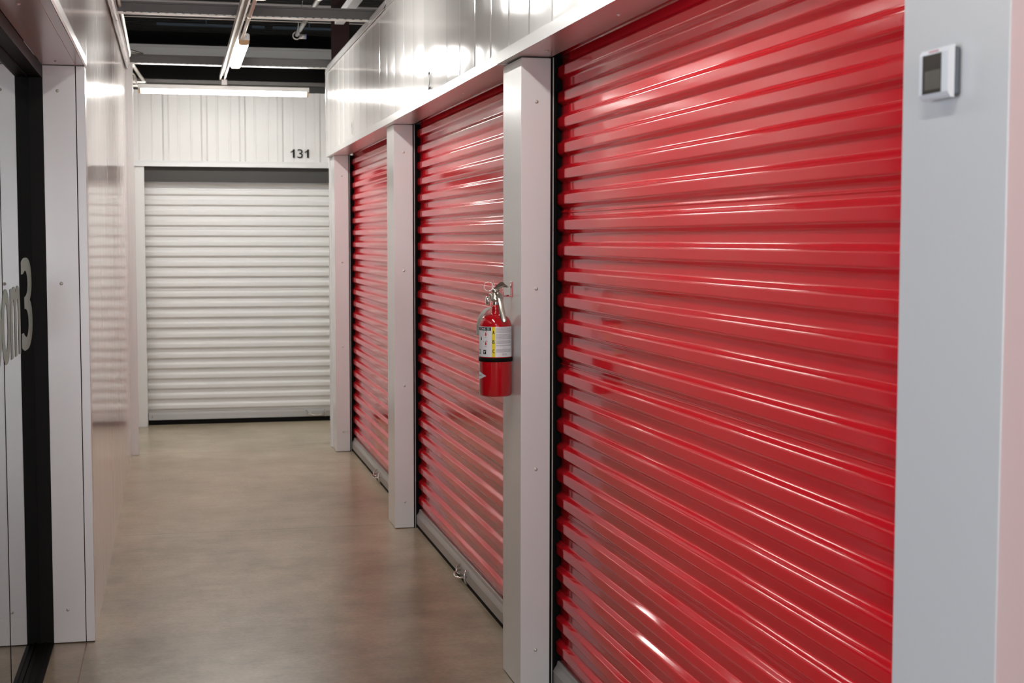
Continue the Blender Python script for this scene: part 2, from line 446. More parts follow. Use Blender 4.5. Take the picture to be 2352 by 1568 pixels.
def curtain(axis, at, side, a, b_, zbot, ztop, material, parent, origin, n=40):
    """ribbed sheet; axis 'y' hangs in a plane x = at facing side*x, axis 'x' in a plane y = at facing -y"""
    prof = rib_profile(zbot, ztop)
    vs = []; n = 24
    for i in range(n + 1):
        u = a + (b_ - a) * i / n
        for (d, z) in prof:
            wob = 0.0003 * noise.noise(Vector((u * 0.8, round(z, 0) * 0.3, at)))
            if axis == 'y': vs.append((at + side * (d + wob), u, z))
            else: vs.append((u, at - (d + wob), z))
    m_ = len(prof); fs = []
    for i in range(n):
        for j in range(m_ - 1):
            fs.append((i * m_ + j, i * m_ + j + 1, (i + 1) * m_ + j + 1, (i + 1) * m_ + j))
    mb = MB(); mb.add([(x - origin[0], y - origin[1], z - origin[2]) for x, y, z in vs], fs, True)
    o = mb.build('curtain', material, parent, recalc=False)
    so = o.modifiers.new('sheet', 'SOLIDIFY'); so.thickness = 0.0012; so.offset = 0
    return o

door_lab = ['red ribbed roll-up door under the number 1, farthest of the red doors',
            'red ribbed roll-up door under the number 2, behind the fire extinguisher',
            'large nearest red ribbed roll-up door beside the thermostat column',
            'red ribbed roll-up door behind the viewer']
XC = XR + 0.125
def latch(parent, P, along):
    """handle and catch fixed to a bottom bar; P maps (out, along, z) to a local point"""
    h = MB()
    pts = [P(0.0, -0.072, 0.048), P(0.012, -0.074, 0.048), P(0.032, -0.055, 0.043), P(0.040, -0.02, 0.038), P(0.040, 0.02, 0.037), P(0.030, 0.05, 0.040), P(0.012, 0.062, 0.044), P(0.0, 0.064, 0.046)]
    h.tube(pts, 0.0045, 10)
    q = h.build('latch_handle', M['chrome'], parent)
    pl = MB()
    pl.tube([P(0.0, 0.07, 0.078), P(0.012, 0.073, 0.066), P(0.015, 0.076, 0.045), P(0.010, 0.078, 0.025), P(0.0, 0.079, 0.016)], 0.0042, 8)
    pl.tube([P(0.0, -0.085, 0.072), P(0.022, -0.06, 0.062), P(0.03, -0.03, 0.05), P(0.0, -0.025, 0.03)], 0.004, 8)
    pl.build('catch', M['chrome'], parent)
    return q
for i in range(4):
    y1 = COLS[i][0]; y0 = COLS[i + 1][1]
    t = thing('door_%d' % (i + 1), (XC, (y0 + y1) / 2, 0)); o3 = (XC, (y0 + y1) / 2, 0)
    tag(t, door_lab[i], 'roll-up door', 'red roll-up doors along the right side of the corridor', 'structure')
    def L(mb): 
        mb.v = [(a - o3[0], b_ - o3[1], c) for a, b_, c in mb.v]; return mb
    curtain('y', XC, -1, y0 - 0.012, y1 + 0.012, 0.08, 2.40, M['red'], t, o3)
    bar = [(XC + 0.020, 0.018), (XC - 0.006, 0.018), (XC - 0.010, 0.022), (XC - 0.010, 0.064), (XC - 0.006, 0.072), (XC + 0.002, 0.084), (XC + 0.006, 0.098), (XC + 0.020, 0.10)]
    L(MB().prism(bar, 'y', y0 - 0.004, y1 + 0.004)).build('bottom_bar', M['bar'], t, 0.001)
    L(MB().box(XC - 0.006, XC + 0.018, y0 - 0.004, y1 + 0.004, 0.0, 0.018)).build('rubber_seal', M['black'], t)
    for (ya, yb, s) in ((y1, y1 + 0.02, 1), (y0 - 0.02, y0, -1)):
        g = MB()
        e = y1 if s > 0 else y0
        g.box(XR + DR + 0.0005, XR + DR + 0.006, min(e, e + s * 0.02), max(e, e + s * 0.02), 0, 2.132)
        g.box(XR + DR + 0.0105, XC - 0.004, min(e + s * 0.004, e + s * 0.02), max(e + s * 0.004, e + s * 0.02), 0, 2.132)
        g.box(XC + 0.018, XC + 0.04, min(e - s * 0.02, e + s * 0.03), max(e - s * 0.02, e + s * 0.03), 0, 2.132)
        g.box(XR + DR, XC + 0.04, min(e + s * 0.02, e + s * 0.03), max(e + s * 0.02, e + s * 0.03), 0, 2.132)
        L(g).build('guide_seal', M['black'], t)
        L(MB().box(XR + DR + 0.0062, XR + DR + 0.0100, min(e - s * 0.001, e + s * 0.02), max(e - s * 0.001, e + s * 0.02), 0, 2.131)).build('guide_rail', M['bar'], t)
    yl = {0: 9.14, 1: 6.345, 2: 3.42, 3: 0.5}[i]
    latch(t, lambda o_, a_, z_: (-0.010 - o_, yl - o3[1] - a_, z_), 'y')

# --- far wall with door 131
wfar = thing('wall_far', (0, YF, 0)); tag(wfar, 'white ribbed sheet-metal wall at the corridor end, above the white door', 'wall', kind='structure')
def Lf(mb): 
    mb.v = [(a, b_ - YF, c) for a, b_, c in mb.v]; return mb
ribs = MB(); pr = []
xx = -2.2
def add_rib(c, w_=0.058, d=0.013):
    return [(c - w_ / 2, 0), (c - w_ / 2 + 0.014, d), (c + w_ / 2 - 0.014, d), (c + w_ / 2, 0)]
cs = [-0.05 + 0.306 * k for k in range(-10, 14)]
line2 = [(-3.9, 0.0)]
for c in cs:
    line2 += add_rib(c)
    for q in (0.102, 0.204):
        line2 += [(c + q - 0.011, 0), (c + q - 0.005, 0.0035), (c + q + 0.005, 0.0035), (c + q + 0.011, 0)]
line2 = [p for p in line2 if -3.9 <= p[0] <= 4.6]
line2.append((4.6, 0.0))
vs = []
for (x, d) in line2: vs += [(x, YF - d, 2.165), (x, YF - d, 2.735)]
ribs.add(vs, [(2 * i, 2 * i + 1, 2 * i + 3, 2 * i + 2) for i in range(len(line2) - 1)])
ribs.box(-3.9, 4.6, YF + 0.005, YF + 0.03, 2.165, 2.735)
Lf(ribs).build('ribbed_panel', M['far_panel'], wfar, recalc=False)
Lf(MB().prism([(YF - 0.022, 2.121), (YF - 0.022, 2.150), (YF - 0.016, 2.168), (YF + 0.12, 2.168), (YF + 0.12, 2.123)], 'x', -0.42, 4.0)).build('header_trim', M['jamb'], wfar, 0.001)
Lf(MB().box(-3.9, 4.6, YF - 0.02, YF + 0.03, 2.79, 2.822)).build('top_rail', M['galv'], wfar, 0.003)
Lf(MB().box(-3.9, 4.6, YF + 0.035, YF + 0.06, 2.0, 2.80)).build('backing', M['deck'], wfar)
lj = MB().box(-0.325, -0.226, YF - 0.003, YF + 0.12, 0.0, 2.122)
Lf(lj).build('door_jamb', M['white'], wfar, 0.002)
Lf(MB().box(-3.9, -0.33, YF, YF + 0.03, 0.0, 2.165)).build('wall_panel', M['white'], wfar)
Lf(MB().box(2.05, 4.6, YF, YF + 0.12, 0.0, 2.165)).build('wall_panel', M['white'], wfar)
nm = MB()
for x_ in (0.935, 1.052): add_one(nm, 0.060, 0.071, lambda s_, t: (x_ + s_, YF - 0.0150, 2.203 + t))
add_text(nm, '3', 0.046, 0.073, lambda s_, t: (1.006 + s_, YF - 0.0150, 2.202 + t))
Lf(nm).build('unit_number', M['ink'], wfar)['label'] = 'black number 131'

t = thing('door_5', (0.9, 12.45, 0)); o3 = (0.9, 12.45, 0)
tag(t, 'white ribbed roll-up door under the number 131 at the corridor end', 'roll-up door', kind='structure')
def L5(mb): 
    mb.v = [(a - o3[0], b_ - o3[1], c) for a, b_, c in mb.v]; return mb
curtain('x', 12.43, 1, -0.24, 2.06, 0.095, 2.40, M['white_door'], t, o3)
L5(MB().prism([(12.425, 0.040), (12.425, 0.086), (12.432, 0.104), (12.45, 0.106), (12.45, 0.040)], 'x', -0.222, 2.04)).build('bottom_bar', M['bar'], t, 0.002)
L5(MB().box(-0.222, 2.04, 12.43, 12.45, 0.0, 0.040)).build('rubber_seal', M['black'], t)
latch(t, lambda o_, a_, z_: (1.154 - o3[0] + a_, 12.425 - o3[1] - o_, z_ + 0.018), 'x')
pl = MB(); pl.box(1.07, 1.238, 12.4225, 12.4255, 0.044, 0.086); L5(pl).build('latch_plate', M['bar'], t, 0.001)
for x in (1.083, 1.225):
    s_ = MB(); screw_geo(s_, (x, 12.4225, 0.068), 'y'); L5(s_).build('screw', M['chrome'], t)
s_ = MB(); screw_geo(s_, (-0.19, 12.425, 0.066), 'y'); L5(s_).build('screw', M['nickel'], t)
MB().box(-0.30, 2.2, 12.55, 12.6, 0, 2.6).build('wall_backing', M['deck'], wfar).location = (0, -YF, 0)

# --- left wall (beyond the glass office front)
wl = thing('wall_left', (XL, 0, 0)); tag(wl, 'glossy white sheet-metal wall left of the corridor with wavy reflections', 'wall', kind='structure')
def Ll(mb): 
    mb.v = [(a - XL, b_, c) for a, b_, c in mb.v]; return mb
o = pan_wall('wall_panel', XL, YN + 0.002, YE - 0.02, 0.0, 2.76, 1, 5.9, 0.2876, M['panel'], wl, amp=0.0018, bow=0.0006); o.location.x = -XL
o = pan_wall('wall_panel', XL, 3.3, YN + 0.02, 2.19, 2.76, 1, 5.9, 0.2876, M['panel'], wl, amp=0.0010, bow=0.0012); o.location.x = -XL
Ll(MB().box(-0.335, -0.262, YE - 0.022, YE + 0.012, 0.0, 2.755)).build('corner_trim', M['white'], wl, 0.003)
Ll(MB().box(-0.315, -0.296, YE - 0.028, YE - 0.020, 0.0, 2.75)).build('corner_trim', M['white'], wl, 0.001)
Ll(MB().prism([(-0.302, 2.715), (-0.296, 2.715), (-0.293, 2.745), (-0.283, 2.748), (-0.279, 2.778), (-0.30, 2.785), (-0.36, 2.785), (-0.36, 2.76), (-0.31, 2.76)], 'y', 3.3, YE + 0.012)).build('wall_cap', M['jamb'], wl)
for k in range(11):
    y = YE - 0.35 - k * 0.62
    s_ = MB(); screw_geo(s_, (-0.292, y, 2.735), 'x+'); Ll(s_).build('screw', M['nickel'], wl)
Ll(MB().box(-4.0, -0.34, YE - 0.03, YE + 0.0, 0, 2.76)).build('end_panel', M['white'], wl)
# jamb of the office front
Ll(MB().box(-0.464, -0.3475, YN, YN + 0.10, 0.004, 2.170)).build('jamb_trim', M['jamb'], wl, 0.0015)
Ll(MB().box(-0.3450, -0.3135, YN, YN + 0.10, 0.004, 2.170)).build('jamb_trim', M['jamb'], wl, 0.0015)
Ll(MB().box(-0.3476, -0.3448, YN + 0.003, YN + 0.1, 0.002, 2.170)).build('jamb_gap', M['black'], wl)
for z in (2.078, 1.365, 0.130):
    s_ = MB(); screw_geo(s_, (-0.411, YN, z), 'y'); Ll(s_).build('screw', M['galv_bright'], wl)
Ll(MB().prism([(-0.464, 2.172), (-0.316, 2.172), (-0.3125, 2.170), (-0.3085, 2.176), (-0.3085, 2.206), (-0.316, 2.212), (-0.464, 2.212)], 'y', 3.3, YN + 0.012)).build('header_trim', M['jamb'], wl)
Ll(MB().box(-0.3450, -0.3440, 3.3, YN, 2.1712, 2.1722)).build('header_seam', M['purlin'], wl)
for y in (5.596, 4.276):
    s_ = MB(); screw_geo(s_, (-0.405, y, 2.172), 'z'); Ll(s_).build('screw', M['galv_bright'], wl)

# --- glass office front
gf = thing('glass_storefront', (-0.512, 3.0, 0)); tag(gf, 'dark-framed glass front with frosted lettering at the left edge', 'glass front')
o4 = (-0.512, 3.0, 0)
def Lg(mb): 
    mb.v = [(a - o4[0], b_ - o4[1], c) for a, b_, c in mb.v]; return mb
Lg(MB().box(-0.56, -0.4645, YN - 0.006, YN + 0.05, 0.0, 2.170)).build('frame_post', M['frame'], gf, 0.0015)
Lg(MB().box(-0.56, -0.4645, 3.42, YN - 0.006, 2.125, 2.170)).build('frame_head', M['frame'], gf, 0.0015)
Lg(MB().box(-0.56, -0.4645, 3.42, 3.47, 0.0, 2.125)).build('frame_post', M['frame'], gf, 0.0015)
sl = MB(); sl.box(-0.56, -0.463, 3.47, YN - 0.006, 0.0, 0.008); sl.box(-0.495, -0.487, 3.47, YN - 0.006, 0.008, 0.0125); sl.box(-0.478, -0.474, 3.47, YN - 0.006, 0.008, 0.010)
Lg(sl).build('sill_track', M['frame'], gf)
for (a, c) in ((4.732, YN - 0.001), (3.48, 4.722),):
    gb = MB().box(-0.522, -0.512, a, c, 0.013, 2.118)
    Lg(gb).build('glass_pane', M['glass'], gf)
Lg(MB().box(-0.5228, -0.5114, 4.7205, 4.7335, 0.012, 2.118)).build('pane_joint', M['black'], gf)
Lg(MB().box(-0.530, -0.5121, 3.47, YN - 0.006, 2.082, 2.125)).build('top_rail', M['frame'], gf, 0.001)
XG = -0.5112
dc = MB()
for e_ in range(-3, 4):
    add_text(dc, '3', 0.34, 0.325, lambda s_, t: (XG + e_ * 0.00002, 5.30 + s_ + e_ * 0.010, 1.140 + t))
    add_text(dc, 'room', 0.92, 0.235, lambda s_, t: (XG + e_ * 0.00002, 4.30 + s_ + e_ * 0.005, 1.140 + t))
Lg(dc).build('frosted_lettering', M['decal'], gf)['label'] = 'frosted grey lettering ending in a 3'
# office behind the glass
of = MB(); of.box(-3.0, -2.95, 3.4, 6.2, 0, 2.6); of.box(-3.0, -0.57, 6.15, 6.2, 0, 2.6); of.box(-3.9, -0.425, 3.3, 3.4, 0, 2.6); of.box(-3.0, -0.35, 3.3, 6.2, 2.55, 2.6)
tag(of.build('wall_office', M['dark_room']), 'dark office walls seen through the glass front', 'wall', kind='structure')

# ------------------------------------------------------------------ overhead
def beam(y, lab):
    t = thing('ceiling_beam', (0.4, y, 2.76)); tag(t, lab, 'beam')
    MB().box(-1.1, 1.3, -0.012, 0.012, 0.010, 0.064).build('web', M['galv'], t)
    MB().box(-1.1, 1.3, -0.025, 0.012, 0.056, 0.066).build('top_flange', M['galv'], t)
    l = MB(); l.box(-1.1, 1.3, -0.025, 0.03, 0.002, 0.0045); k = 0
    x = -1.08
    while x < 1.28:
        l.box(x, x + 0.030, -0.027, -0.023, 0.002, 0.0075); x += 0.0445  # bright dashes paint the lamp reflections along the flange slots
    l.build('flange_with_glints', M['galv_bright'], t)
    return t
beam(8.40, 'nearer galvanised cross beam resting on the wall tops')
beam(10.77, 'farther galvanised cross beam above the corridor end')
def purlin(y, lab):
    t = MB(); t.box(-3.9, 4.9, y, y + 0.02, 3.20, 3.292); t.box(-3.9, 4.9, y - 0.02, y + 0.02, 3.302, 3.322); t.box(-3.9, 4.9, y + 0.012, y + 0.02, 3.290, 3.304); t.box(-3.9, 4.9, y, y + 0.06, 3.20, 3.206)
    tag(t.build('roof_purlin', M['purlin']), lab, 'purlin')
purlin(11.5, 'pale grey roof purlin just above the nearer cross beam')
purlin(14.1, 'pale grey roof purlin just above the farther cross beam')

# maroon steel column behind the right wall top
t = MB(); t.box(1.165, 1.285, 10.97, 10.98, 0, 3.6); t.box(1.165, 1.285, 11.09, 11.10, 0, 3.6); t.box(1.22, 1.23, 10.98, 11.09, 0, 3.6)
tag(t.build('steel_column', M['maroon']), 'dark maroon steel column rising behind the right wall top', 'steel column')
# pale angle
t = MB(); t.prism([(1.085, 2.985), (1.145, 2.985), (1.145, 2.991), (1.091, 2.991), (1.091, 3.035), (1.085, 3.035)], 'y', 6.0, 10.1)
tag(t.build('steel_angle', M['tstat_white']), 'white steel angle ending in front of the maroon column', 'steel angle')

# strut, conduit along it
t = MB(); t.prism([(0.352, 2.722), (0.362, 2.722), (0.362, 2.728), (0.356, 2.728), (0.356, 2.756), (0.389, 2.756), (0.389, 2.728), (0.383, 2.728), (0.383, 2.722), (0.393, 2.722), (0.393, 2.760), (0.352, 2.760)], 'y', -4.3, 11.35)
st = t.build('support_strut', M['conduit']); tag(st, 'slotted steel strut running lengthwise above the corridor lamps', 'strut')
def conduit(name, pts, r, lab, straps=()):
    t = thing(name, pts[0]); tag(t, lab, 'conduit')
    o_ = Vector(pts[0])
    MB().tube([Vector(p) - o_ for p in pts], r, 12).build('pipe', M['conduit'], t)
    for p in straps:
        q = Vector(p) - o_
        MB().tube([q + Vector((0, -0.006, 0)), q + Vector((0, 0.006, 0))], r * 1.35, 12).build('strap', M['nickel'], t)
    return t
conduit('conduit', [(0.421, 9.095, 2.743), (0.421, 8.6, 2.746), (0.421, 7.42, 2.746)], 0.0115, 'thin steel conduit beside the strut, entering the corridor lamp', [(0.421, 8.25, 2.748)])

LG = 'strip lamps hanging lengthwise along the corridor'
def lamp(loc, rz, lab, group=None):
    t = thing('strip_lamp', loc); t.rotation_euler.z = rz; tag(t, lab, 'lamp', group)
    MB().prism([(-0.034, 0.030), (0.034, 0.030), (0.034, 0.062), (0.026, 0.070), (-0.026, 0.070), (-0.034, 0.062)], 'y', -0.63, 0.63).build('housing', M['conduit'], t)
    d = MB(); d.prism([(-0.031, 0.031), (-0.031, 0.012), (-0.026, 0.003), (-0.016, 0.0), (0.016, 0.0), (0.026, 0.003), (0.031, 0.012), (0.031, 0.031)], 'y', -0.61, 0.61)
    d.build('diffuser', M['lamp'], t)
    for s_ in (-1, 1):
        e = MB(); e.prism([(-0.032, 0.031), (-0.032, 0.011), (-0.027, 0.002), (-0.016, -0.001), (0.016, -0.001), (0.027, 0.002), (0.032, 0.011), (0.032, 0.031)], 'y', min(s_ * 0.61, s_ * 0.626), max(s_ * 0.61, s_ * 0.626))
        e.build('end_cap', M['cap'], t)
    return t
labs = ['lit strip lamp hanging lengthwise in front of the farther cross beam', 'strip lamp overhead in front of the nearer cross beam', 'strip lamp overhead beside the nearest red door', 'strip lamp overhead at the viewer', 'strip lamp overhead behind the viewer']
for k, y in enumerate((9.73, 6.78, 3.83, 0.88, -2.07)):
    lamp((0.430, y, 2.70), 0, labs[k], LG)
cl = lamp((0.388, 11.35, 2.615), PI / 2, 'long lit strip lamp hanging crosswise before the wall numbered 131')
for x_, lab_ in ((-2.0, 'added strip lamp brightening the cross aisle, unseen to the left'), (2.8, 'added strip lamp brightening the cross aisle, unseen to the right')):
    q_ = lamp((x_, 11.35, 2.615), PI / 2, lab_)  # extra lamps added to brighten the far floor and wall
    for y_ in (-0.45, 0.45): MB().box(-0.006, 0.006, y_ - 0.006, y_ + 0.006, 0.065, 0.97).build('hanger', M['conduit'], q_)
MB().box(-0.01, 0.01, -0.02, 0.02, 0.06, 0.112).build('hanger', M['conduit'], cl)

# sprinkler pipe
sp = thing('sprinkler_pipe', (0.9, 9.6, 3.02)); tag(sp, 'grey sprinkler pipe with an open ring end high above the corridor', 'pipe')
MB().tube([(0, -4.0, 0), (0, -0.0, 0), (-0.002, 1.32, 0)], 0.0165, 16).build('pipe', M['galv'], sp)
MB().tube([(0, -0.43, 0), (0, -0.38, 0)], 0.024, 16).build('coupling', M['galv_bright'], sp)
MB().tube([(0.026 * math.cos(a) - 0.004, 1.34, 0.026 * math.sin(a) - 0.006) for a in [2 * PI * k / 24 for k in range(24)]], 0.0045, 8, closed=True).build('pipe_ring', M['galv_bright'], sp)
MB().tube([(0.022, 1.36, -0.008), (0.060, 1.36, -0.008)], 0.017, 14).build('elbow', M['purlin'], sp)
MB().tube([(0.060, 1.36, -0.008), (0.068, 1.36, -0.008)], 0.0185, 14).build('end_plug', mat('pale_blue_plastic', (0.35, 0.42, 0.8), 0.4), sp)
hw = MB(); hw.tube([(-0.030, 0.4, 0.55), (-0.031, 0.42, 0.12), (-0.036, 0.75, 0.03), (-0.02, 1.05, -0.02), (0.0, 1.1, -0.022), (0.02, 1.05, 0.0)], 0.003, 6)
hw.build('hanger_wire', M['galv'], sp)

# conduit pieces along the left wall top
conduit('conduit', [(-0.268, 5.5, 2.80), (-0.270, 8.66, 2.802), (-0.279, 10.45, 2.802), (-0.285, 10.62, 2.80)], 0.013, 'pale conduit lying along the top of the left wall')
conduit('conduit', [(-0.276, 10.86, 2.788), (-0.268, 11.05, 2.782), (-0.22, 11.6, 2.752), (-0.192, 11.9, 2.728)], 0.013, 'short pale conduit sloping past the left wall corner')
cb = thing('cable_bracket', (-0.25, 11.2, 2.76)); tag(cb, 'small bundle of clamps and cables behind the left wall corner', 'bracket')
b1 = MB(); b1.box(-0.06, 0.06, 0.3, 0.33, -0.06, -0.045); b1.box(-0.06, 0.05, 0.3, 0.33, -0.085, -0.072); b1.build('rail', M['galv_bright'], cb)
for k in range(3):
    MB().tube([(-0.04, 0.02 + k * 0.1, 0.0 - k * 0.012), (-0.015, 0.1 + k * 0.1, -0.02 - k * 0.012), (-0.005, 0.16 + k * 0.1, -0.045 - k * 0.012)], 0.006, 8).build('cable', M['conduit'], cb)
t = MB(); t.tube([(-0.31, 10.78, 2.86), (-0.27, 10.78, 2.852), (-0.19, 10.785, 2.829)], 0.010, 8)
tag(t.build('cable_bracket', M['nickel']), 'small bent metal strap on the farther cross beam', 'bracket')
t = MB(); t.lathe([(0.0, -0.02), (0.022, -0.02), (0.022, 0.02), (0.0, 0.02)], (-0.245, 8.75, 2.92), 14)
tag(t.build('junction_cap', M['blue']), 'small blue cap above the nearer beam at the left wall', 'cap')
t = MB()  # bars painting the blue daylight that a deck rib reflects
for a, c in ((-0.12, 0.60), (0.70, 0.81), (0.88, 1.42)): t.box(a, c, 13.3, 13.34, 3.39, 3.41)
for x_ in (0.3, 1.2): t.box(x_, x_ + 0.01, 13.315, 13.325, 3.41, 3.58)
tag(t.build('daylight_glint_bars', M['blue_grey']), 'bars painting the blue daylight tray line up near the dark roof deck', 'glint')

# ------------------------------------------------------------------ fire extinguisher
EX, EY = 1.0665, 4.895
ext = thing('fire_extinguisher', (EX, EY, 0.998)); tag(ext, 'red fire extinguisher hanging on the white column', 'fire extinguisher')
R0 = 0.0556
prof = [(0.0, 0.004), (0.030, 0.004), (0.046, 0.0), (0.0525, 0.001), (R0, 0.006), (R0, 0.236)]
for k in range(1, 11):
    a = k / 10 * PI / 2
    prof.append((0.0145 + (R0 - 0.0145) * math.cos(a) ** 0.9 if k < 10 else 0.0145, 0.236 + 0.043 * math.sin(a)))
prof += [(0.0130, 0.285), (0.0118, 0.292), (0.0128, 0.294), (0.0118, 0.297), (0.0128, 0.300), (0.0118, 0.303), (0.0125, 0.309), (0.0, 0.309)]
MB().lathe(prof, (0, 0, 0), 64).build('cylinder', M['cyl_red'], ext)
MB().lathe([(0.0, 0.308), (0.0085, 0.308), (0.0095, 0.311), (0.0095, 0.322), (0.0085, 0.325), (0.0, 0.325)], (0, 0, 0), 24).build('neck_collar', M['chrome'], ext)
dv = Vector((-0.2133, -0.977, 0)); rv = Vector((0.977, -0.2133, 0))      # towards / across the viewing side
def cyl(phi, z, r=R0): 
    p = (dv * math.cos(phi) + rv * math.sin(phi)) * r
    return (p.x, p.y, z)
def patch(mb, p0, p1, z0, z1, r):
    n = max(2, int(abs(p1 - p0) / 0.07)); vs = []
    for i in range(n + 1):
        ph = p0 + (p1 - p0) * i / n; vs += [cyl(ph, z0, r), cyl(ph, z1, r)]
    return mb.add(vs, [(2 * i, 2 * i + 2, 2 * i + 3, 2 * i + 1) for i in range(n)], True)
rad = math.radians
ZB = 0.998
def zz(v): return 1.237 - (v - 748) * 0.001486 - ZB
lb = patch(MB(), rad(-150), rad(76), zz(817.5), zz(748.5), R0 + 0.0004).build('label', M['label'], ext, recalc=False)
patch(MB(), rad(-13.0), rad(-0.5), zz(817.5), zz(748.5), R0 + 0.0007).build('yellow_band', M['yellow'], lb, recalc=False)
pk = MB()
for ch, v in (('A', 761.2), ('B', 782.6), ('C', 804.0)):
    for e_ in (-0.0005, -0.00025, 0, 0.00025, 0.0005):
        add_text(pk, ch, 0.0058, 0.0122, lambda s_, t: cyl(rad(-6.9) + (s_ - 0.0029 + e_) / R0, zz(v) - 0.0061 + t, R0 + 0.0010 + e_ * 0.1))
patch(pk, rad(-16.0), rad(-135), zz(757.3), zz(749.6), R0 + 0.0007)
# pictogram square and small outline shapes
patch(pk, rad(-47), rad(-34.5), zz(811.5), zz(801.5), R0 + 0.0007)
patch(pk, rad(-82), rad(-64), zz(811), zz(809.5), R0 + 0.0007); patch(pk, rad(-66), rad(-63), zz(811), zz(801.5), R0 + 0.0007); patch(pk, rad(-82), rad(-64), zz(803), zz(801.5), R0 + 0.0007)
def blob(mb, c_, pts, r=R0 + 0.0009):
    """pts in mm around a centre (phi deg, image row)"""
    mb.add([cyl(rad(c_[0]) + p[0] / 1000 / R0, zz(c_[1]) + p[1] / 1000, r) for p in pts], [tuple(range(len(pts)))])
blob(pk, (-58, 775), [(-3, -6), (3, -7), (2, -1), (0.5, 8), (-1, 2), (-2.5, 4)])
blob(pk, (-43, 761), [(-1, 4), (-5, 0), (-4.4, -0.8), (-0.3, 3)]); blob(pk, (-36, 760), [(0, 3), (4.5, 0.5), (4.2, 1.8), (0, 4.2)])
blob(pk, (-43, 783), [(-1, 2), (-5, 0), (-4.4, -1.3), (-0.3, 1)]); blob(pk, (-33, 783), [(0, 3), (3.5, -1), (4.2, -0.3), (0.8, 4.2)])
blob(pk, (-36, 772.5), [(-2.5, -0.5), (2.5, -0.5), (2.5, 0.4), (-2.5, 0.4)]); blob(pk, (-38, 793.5), [(-4.5, -0.5), (6, -0.5), (6, 0.3), (-4.5, 0.3)])
pk.build('black_print', M['ink'], lb, recalc=False)
wt = MB()
for e_ in (-0.0003, 0.0, 0.0003):
    add_text(wt, 'INSTRUCTIONS', 0.078, 0.0072, lambda s_, t: cyl(rad(-37) - 0.078 / R0 + (s_ + e_) / R0, zz(756.0) + t, R0 + 0.0011 + e_ * 0.1))
wt.build('white_lettering', M['label'], lb, recalc=False)
ws = MB(); blob(ws, (-41, 806), [(-3, 4), (-1, 1), (3, 5), (4, 3), (0, -3), (1, -5), (-1.5, -5)], R0 + 0.0011)
ws.build('white_symbol', M['label'], lb, recalc=False)
patch(MB(), rad(-32), rad(-21), zz(756.8), zz(750.4), R0 + 0.0010).build('teal_block', M['print_teal'], lb, recalc=False)
rp = MB()
for (ph, v) in ((-36, 765.5), (-36, 786.5)):
    blob(rp, (ph, v), [(-2.4, -6), (2.4, -6), (2.8, -5), (2.8, 2), (1.2, 4.2), (1.2, 6), (-1.2, 6), (-1.2, 4.2), (-2.8, 2), (-2.8, -5)])
    blob(rp, (ph, v - 4.8), [(-2.5, 0), (0, 1), (4, 2.3), (4, 1.2), (1, -0.6)])
rp.build('red_print', M['print_red'], lb, recalc=False)
gp = MB(); rnd = random.Random(3)
v = 750.4
rows = [(750.4, 762, 1), (765, 777, 1), (779.5, 787, 1), (790, 793, 1), (796.5, 797, 0), (799.5, 807, 1), (809.5, 813, 0)]
for (va, vb, full) in rows:
    v = va
    while v < vb:
        p0 = 3.0 if full else 24; end = (rnd.uniform(64, 73) if full else rnd.uniform(40, 48))
        p = p0
        while p < end:
            w_ = rnd.uniform(2.0, 6.0); q = min(end, p + w_)
            patch(gp, rad(p), rad(q), zz(v + 0.75), zz(v), R0 + 0.0007); p = q + 0.9
        v += 1.62
gp.build('fine_print', M['print_grey'], lb, recalc=False)
MB().lathe([(R0 + 0.0002, zz(829)), (R0 + 0.0018, zz(828.6)), (R0 + 0.0018, zz(820)), (R0 + 0.0002, zz(819.5))], (0, 0, 0), 64).build('black_strap', M['black'], ext, recalc=False)
# diamond sticker
def diamond(mb, hw, hh, r):
    n = 12; vs = []; c0 = rad(-78); zc = zz(861)
    for i in range(n + 1):
        t = -1 + 2 * i / n; h_ = hh * (1 - abs(t)); vs += [cyl(c0 + hw * t, zc - h_, r), cyl(c0 + hw * t, zc + h_, r)]
    return mb.add(vs, [(2 * i, 2 * i + 2, 2 * i + 3, 2 * i + 1) for i in range(n)], True)
ds = diamond(MB(), rad(44), 0.0170, R0 + 0.0004).build('diamond_sticker', M['label'], ext, recalc=False)
diamond(MB(), rad(38.5), 0.0149, R0 + 0.0007).build('dark_border', M['ink'], ds, recalc=False)
diamond(MB(), rad(37.0), 0.0143, R0 + 0.0009).build('white_field', M['label'], ds, recalc=False)
dt = MB(); add_text(dt, 'AMEREX', 0.050, 0.0052, lambda s_, t: cyl(rad(-78) - 0.025 / R0 + s_ / R0, zz(861) - 0.0026 + t, R0 + 0.0011))
dt.build('sticker_text', M['ink'], ds, recalc=False)
# valve
def lp0(a, r_, z):
    p = dv * a + rv * r_; return (p.x, p.y, z)
vb_ = MB(); vb_.lathe([(0.0, 0.322), (0.0135, 0.322), (0.0165, 0.326), (0.0165, 0.333), (0.0125, 0.336), (0.0125, 0.352), (0.0085, 0.358), (0.0, 0.358)], (0, 0, 0), 20)
vb_.lathe([(0.0, 0.352), (0.0105, 0.352), (0.0115, 0.356), (0.0115, 0.362), (0.006, 0.367), (0.0, 0.367)], (-0.002, -0.002, 0), 18)
vb_.tube([(-0.011, -0.006, 0.359), (0.011, -0.006, 0.359)], 0.003, 10)
vb_.tube([lp0(0.012, 0.004, 0.350), lp0(0.020, 0.012, 0.346)], 0.0075, 12)
vb_.tube([(-0.020, 0.006, 0.340), (-0.006, 0.002, 0.343)], 0.0085, 14)
vb_.tube([(0.004, -0.002, 0.340), (0.022, -0.006, 0.340)], [0.008, 0.006], 14)
vb_.build('valve', M['nickel'], ext)
